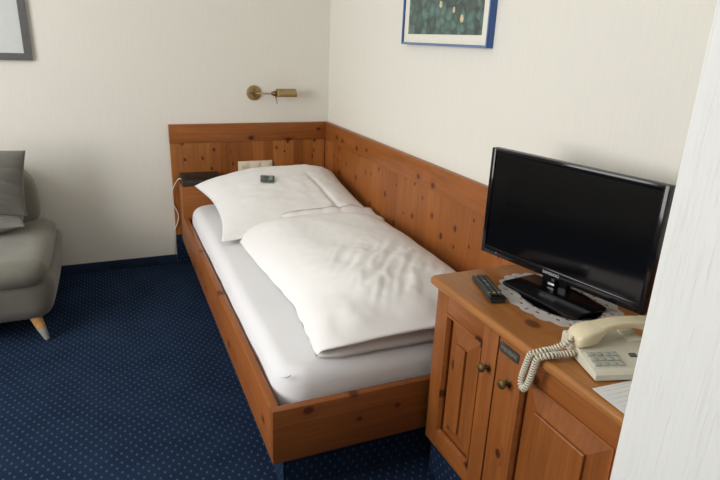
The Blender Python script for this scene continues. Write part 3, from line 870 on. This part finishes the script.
for r_ in range(3):
    for c in range(4):
        bm = B(); mm4 = Matrix.Translation(on_top(.044+(c-1.5)*.0185, .044+(1-r_)*.0165)) @ Matrix.Rotation(sl, 4, 'X')
        box(bm, -.0078, .0078, -.0062, .0062, .0005, .0040, bev=.001, mat=mm4); obj('key', bm, 'key', kp, world=False)
for k, (x, y) in enumerate(((.115, .055),)):
    bm = B(); mm4 = Matrix.Translation(on_top(x, y)) @ Matrix.Rotation(sl, 4, 'X'); box(bm, -.008, .008, -.006, .006, -.0005, .003, bev=.001, mat=mm4); obj('function_key', bm, 'btn', tel, world=False)
bm = B(); mm4 = Matrix.Translation(on_top(.122, .038)) @ Matrix.Rotation(sl, 4, 'X'); box(bm, -.002, .002, -.002, .002, -.0005, .0012, mat=mm4); obj('indicator', bm, 'btn', tel, world=False)
# cradle ears for the handset
for x in (.028, .150):
    bm = B(); box(bm, x-.020, x+.020, .100, .158, .030, .0445, bev=.004); obj('cradle', bm, 'phone', tel, world=False)
# handset lying across the rear
bm = B()
HX0, HX1, HY, = -.010, .205, .118
rings = []; hrot = Matrix.Translation((.110, .118, -.003)) @ Matrix.Rotation(R(8), 4, 'Z') @ Matrix.Translation((-.106, -.12, 0))
prof = [(-.012, .0035, .012, .012), (-.010, .0, .023, .022), (-.002, .0, .029, .030), (.016, .001, .031, .035), (.036, .003, .030, .0345), (.047, .010, .026, .026), (.060, .0175, .0215, .0195), (.085, .0215, .0195, .0165), (.11, .0225, .019, .016), (.135, .0215, .0195, .0165), (.160, .0175, .0215, .0195), (.173, .010, .026, .026), (.184, .003, .030, .0345), (.204, .001, .031, .035), (.222, .0, .029, .030), (.230, .0, .023, .022), (.232, .0035, .012, .012)]
for x, zo, hw, hh in prof:
    ring = []
    for i in range(24):
        a = 2*math.pi*i/24; c, s = math.cos(a), math.sin(a); zo2 = zo*1.35
        ring.append(hrot @ Vector((x, .122+hw*math.copysign(abs(c)**.42, c), .0375+zo2+hh/2*1.1*(1+math.copysign(abs(s)**.45, s))+.004*math.sin(math.pi*(x+.012)/.244))))
    rings.append(ring)
loft(bm, rings); hs = obj('handset', bm, 'handset', tel, world=False, smooth=60); hs['label'] = 'yellowed ivory handset'
# curly cord, world coordinates
ca, sa = math.cos(pa), math.sin(pa)
def tw(x, y, z): return Vector((fl_.x+x*ca-y*sa, fl_.y+x*sa+y*ca, fl_.z+z))
h0 = tw(-.008, .102, .055); b0 = tw(.004, .085, .024)
path = [h0, h0+Vector((-.012, -.001, -.012)), Vector((-0.468, -2.785, 0.768)), Vector((-0.492, -2.778, 0.763)), Vector((-0.506, -2.768, 0.755)), Vector((-0.510, -2.759, 0.745)), Vector((-0.510, -2.750, 0.710)), Vector((-0.509, -2.743, 0.685)), Vector((-0.510, -2.742, 0.666)), Vector((-0.513, -2.750, 0.655)), Vector((-0.514, -2.762, 0.658)), Vector((-0.511, -2.769, 0.680)), Vector((-0.510, -2.775, 0.710)), Vector((-0.510, -2.783, 0.748)), Vector((-0.504, -2.792, 0.758)), Vector((-0.488, -2.802, 0.764)), Vector((-0.466, -2.806, 0.764)), b0]
cl = spline(path, 14)
# resample by arclength
acc = [0]
for a, b in zip(cl, cl[1:]): acc.append(acc[-1]+(b-a).length)
def at_len(s):
    import bisect
    i = min(max(bisect.bisect(acc, s)-1, 0), len(cl)-2)
    t_ = (s-acc[i])/max(acc[i+1]-acc[i], 1e-9); return cl[i].lerp(cl[i+1], t_)
pitch, cr0, per = .0074, .0063, 12
n = int(acc[-1]/pitch*per); hel = []; up = None
for k in range(n+1):
    s = acc[-1]*k/n; p = at_len(s); tt = (at_len(min(s+.003, acc[-1]))-at_len(max(s-.003, 0))).normalized()
    if up is None: up = tt.orthogonal().normalized()
    up = (up-tt*up.dot(tt)).normalized(); sd = tt.cross(up)
    ph = 2*math.pi*k/per
    rr_ = cr0*min(1, 6*k/n*4, 6*(n-k)/n*4)
    hel.append(p+rr_*(math.cos(ph)*up+math.sin(ph)*sd))
bm = B(); tube(bm, hel, .0026, 6)
inv = (Matrix.Translation(tel.location) @ Matrix.Rotation(pa, 4, 'Z')).inverted()
bmesh.ops.transform(bm, matrix=inv, verts=bm.verts[:])
obj('coiled_cord', bm, 'cord', tel, world=False, smooth=180)['label'] = 'coiled cream cord hanging over the cabinet edge'

# ------------------------------------------------------------------ paper sheet
ps = thing('paper_sheet', 'white printed paper sheet sticking out under the telephone', 'paper', (-.41, -2.99, .7483), R(-3))
bm = B(); box(bm, -.072, .105, -.080, .066, 0, .0008); sh_ = obj('sheet', bm, 'paper', ps, world=False)
bm = B()
for k in range(9):
    yy = .050-k*.0135
    box(bm, -.060, -.062+.12*(.6+.4*((k*37) % 10)/10), yy-.0012, yy+.0012, .0008, .00095)
box(bm, -.066, -.0648, -.074, .060, .0008, .00095); box(bm, -.066, .098, .0588, .060, .0008, .00095)
obj('printed_lines', bm, 'ink', sh_, world=False)

# ------------------------------------------------------------------ sofa
sf = thing('sofa', 'grey fabric armless sofa at the left against the back wall', 'sofa', (-2.3, -.45, 0))
def soft_box(x0, x1, y0, y1, z0, z1, rx, disp=.004, taper=0.0, seg=8, bulge=0.0, sc=6):
    bm = B()
    # super-ellipsoid-like rounded block from a subdivided cube
    r = bmesh.ops.create_cube(bm, size=2.0)
    bmesh.ops.subdivide_edges(bm, edges=bm.edges[:], cuts=23, use_grid_fill=True)
    hx, hy, hz = (x1-x0)/2, (y1-y0)/2, (z1-z0)/2
    c = Vector(((x0+x1)/2, (y0+y1)/2, (z0+z1)/2))
    for v in bm.verts:
        # spread the grid toward edges, then round
        p = Vector([math.copysign(abs(a)**.75, a) for a in v.co])
        q = Vector((p.x*hx, p.y*hy, p.z*hz))
        inn = Vector((max(-hx+rx, min(hx-rx, q.x)), max(-hy+rx, min(hy-rx, q.y)), max(-hz+rx, min(hz-rx, q.z))))
        d = q-inn
        if d.length > 1e-9: q = inn+d.normalized()*min(rx, d.length) if d.length > rx or True else q
        # scale rounded normals
        bx_, by_, bz_ = 1-(q.x/hx)**2, 1-(q.y/hy)**2, 1-(q.z/hz)**2
        if bulge:
            q.z += bulge*bx_*by_*(1 if q.z > 0 else -.3)
            q.x += math.copysign(bulge*.6*by_*bz_, q.x)*(abs(q.x) > hx*.9)
            q.y += math.copysign(bulge*.6*bx_*bz_, q.y)*(abs(q.y) > hy*.9)
        if taper:
            f = 1-taper*max(0, 1-(q.z+hz)/(2*hz))**1.6
            q.x = math.copysign(hx-(1-f), q.x)*abs(q.x)/hx if hx > 0 else q.x
            q.y *= 1-(1-f)/hy*1.0
        w = c+q
        n_ = noise.noise(w*sc)*disp
        v.co = w+Vector((n_*.4, n_*.4, n_))
    return bm
SXR = -1.665
obj('base', soft_box(-3.05, SXR, -.885, -.035, .105, .345, .075, .006, taper=.030, bulge=.02), 'sofa', sf, smooth=180)
obj('seat_cushion', soft_box(-3.03, SXR-.02, -.925, -.16, .298, .425, .066, .008, bulge=.018), 'sofa', sf, smooth=180)
bm = soft_box(-2.98, -1.757, -.30, -.035, .36, .725, .11, .005, bulge=.016)
for v in bm.verts:
    k = max(0, (v.co.z-.45)/.28); v.co.x -= .045*k*k*(1 if v.co.x > -2.3 else -1); v.co.y += .03*k
    v.co.y = min(v.co.y, -.012)
obj('backrest', bm, 'sofa', sf, smooth=180)
for (x, y) in ((-1.775, -.80), (-2.93, -.80), (-1.775, -.12), (-2.93, -.12)):
    dx = .05 if x > -2 else -.05; dyy = -.045 if y < -.5 else .03
    bm = B()
    top = Vector((x, y, .135)); bot = Vector((x+dx, y+dyy, .0005)); mid = top.lerp(bot, .55)
    ax_ = (bot-top).normalized()
    Lm = (mid-top).length
    lathe(bm, [(.028, 0), (.0275, .01), (.021, Lm), (.0001, Lm+.0005)], top, ax_, 20)
    lg = obj('leg', bm, 'leg_wood', sf)
    bm = B(); Lt = (bot-mid).length
    lathe(bm, [(.0001, 0), (.0205, .001), (.012, Lt-.010), (.0085, Lt-.004), (.004, Lt-.0015)], mid, ax_, 20); obj('metal_tip', bm, 'steel', lg)

# cushions on the sofa
def cushion(w, h, th, pinch=.05, seed=0.0):
    def top(s):
        def f(u, v):
            x = (u-.5)*w; z = (v-.5)*h
            bx_ = 4*v*(1-v); bz_ = 4*u*(1-u)
            x *= 1-pinch*bx_; z *= 1-pinch*bz_
            p = (max(0, 1-abs(2*u-1)**2.5)**.7)*(max(0, 1-abs(2*v-1)**2.5)**.7)
            wv = .014*noise.noise(Vector((u*3+seed, v*3, s*2)))+.013*((1-abs(noise.noise(Vector((u*2.2+v*5.5+seed, v*1.2-u*1.2, s+5)))))**5-.4)
            return Vector((x, s*(th/2*p)+wv*p, z))
        return f
    return pillow_grid(top(-1), top(1), 48, 48)
bm = cushion(.46, .325, .16, .05, 1.3)
mtx = Matrix.Translation((-1.993, -.44, .700)) @ Matrix.Rotation(R(5), 4, 'Y') @ Matrix.Rotation(R(-14), 4, 'X')
bmesh.ops.transform(bm, matrix=mtx, verts=bm.verts[:])
cu1 = obj('cushion', bm, 'sofa_pil', loc=(-1.985, -.42, .46), smooth=180); tag(cu1, 'upright grey fabric cushion leaning against the sofa backrest', 'cushion')
bm = cushion(.46, .25, .10, .05, 4.1)
mtx = Matrix.Translation((-2.02, -.458, .498)) @ Matrix.Rotation(R(4), 4, 'Z') @ Matrix.Rotation(R(-88), 4, 'X')
bmesh.ops.transform(bm, matrix=mtx, verts=bm.verts[:])
cu2 = obj('cushion', bm, 'sofa_pil', loc=(-2.02, -.555, .43), smooth=180); tag(cu2, 'flat grey cushion lying on the sofa seat under the upright one', 'cushion')

# ------------------------------------------------------------------ light: overcast daylight through the left window, dim room behind
w = bpy.data.worlds.new('sky'); SC.world = w; w.use_nodes = True
bg = w.node_tree.nodes['Background']; bg.inputs[0].default_value = (0.80, 0.90, 1.0, 1); bg.inputs[1].default_value = 1.0
def area(name, loc, rot, sx, sy, power, col):
    l = bpy.data.lights.new(name, 'AREA'); l.shape = 'RECTANGLE'; l.size = sx; l.size_y = sy; l.energy = power; l.color = col
    o = bpy.data.objects.new(name, l); COL.objects.link(o); o.location = loc; o.rotation_euler = rot; return o
area('window_daylight', (XL-.015, (WY0+WY1)/2, (WZ0+WZ1)/2), (0, R(-90), 0), WZ1-WZ0, WY1-WY0, 79, (1.0, 0.985, 0.97))

SC.view_settings.view_transform = 'Standard'; SC.view_settings.look = 'None'
SC.view_settings.gamma = 1; SC.view_settings.use_curve_mapping = False
SC.view_settings.exposure = 0.0
SC.cycles.use_denoising = True
SC.cycles.max_bounces = 8; SC.cycles.diffuse_bounces = 6
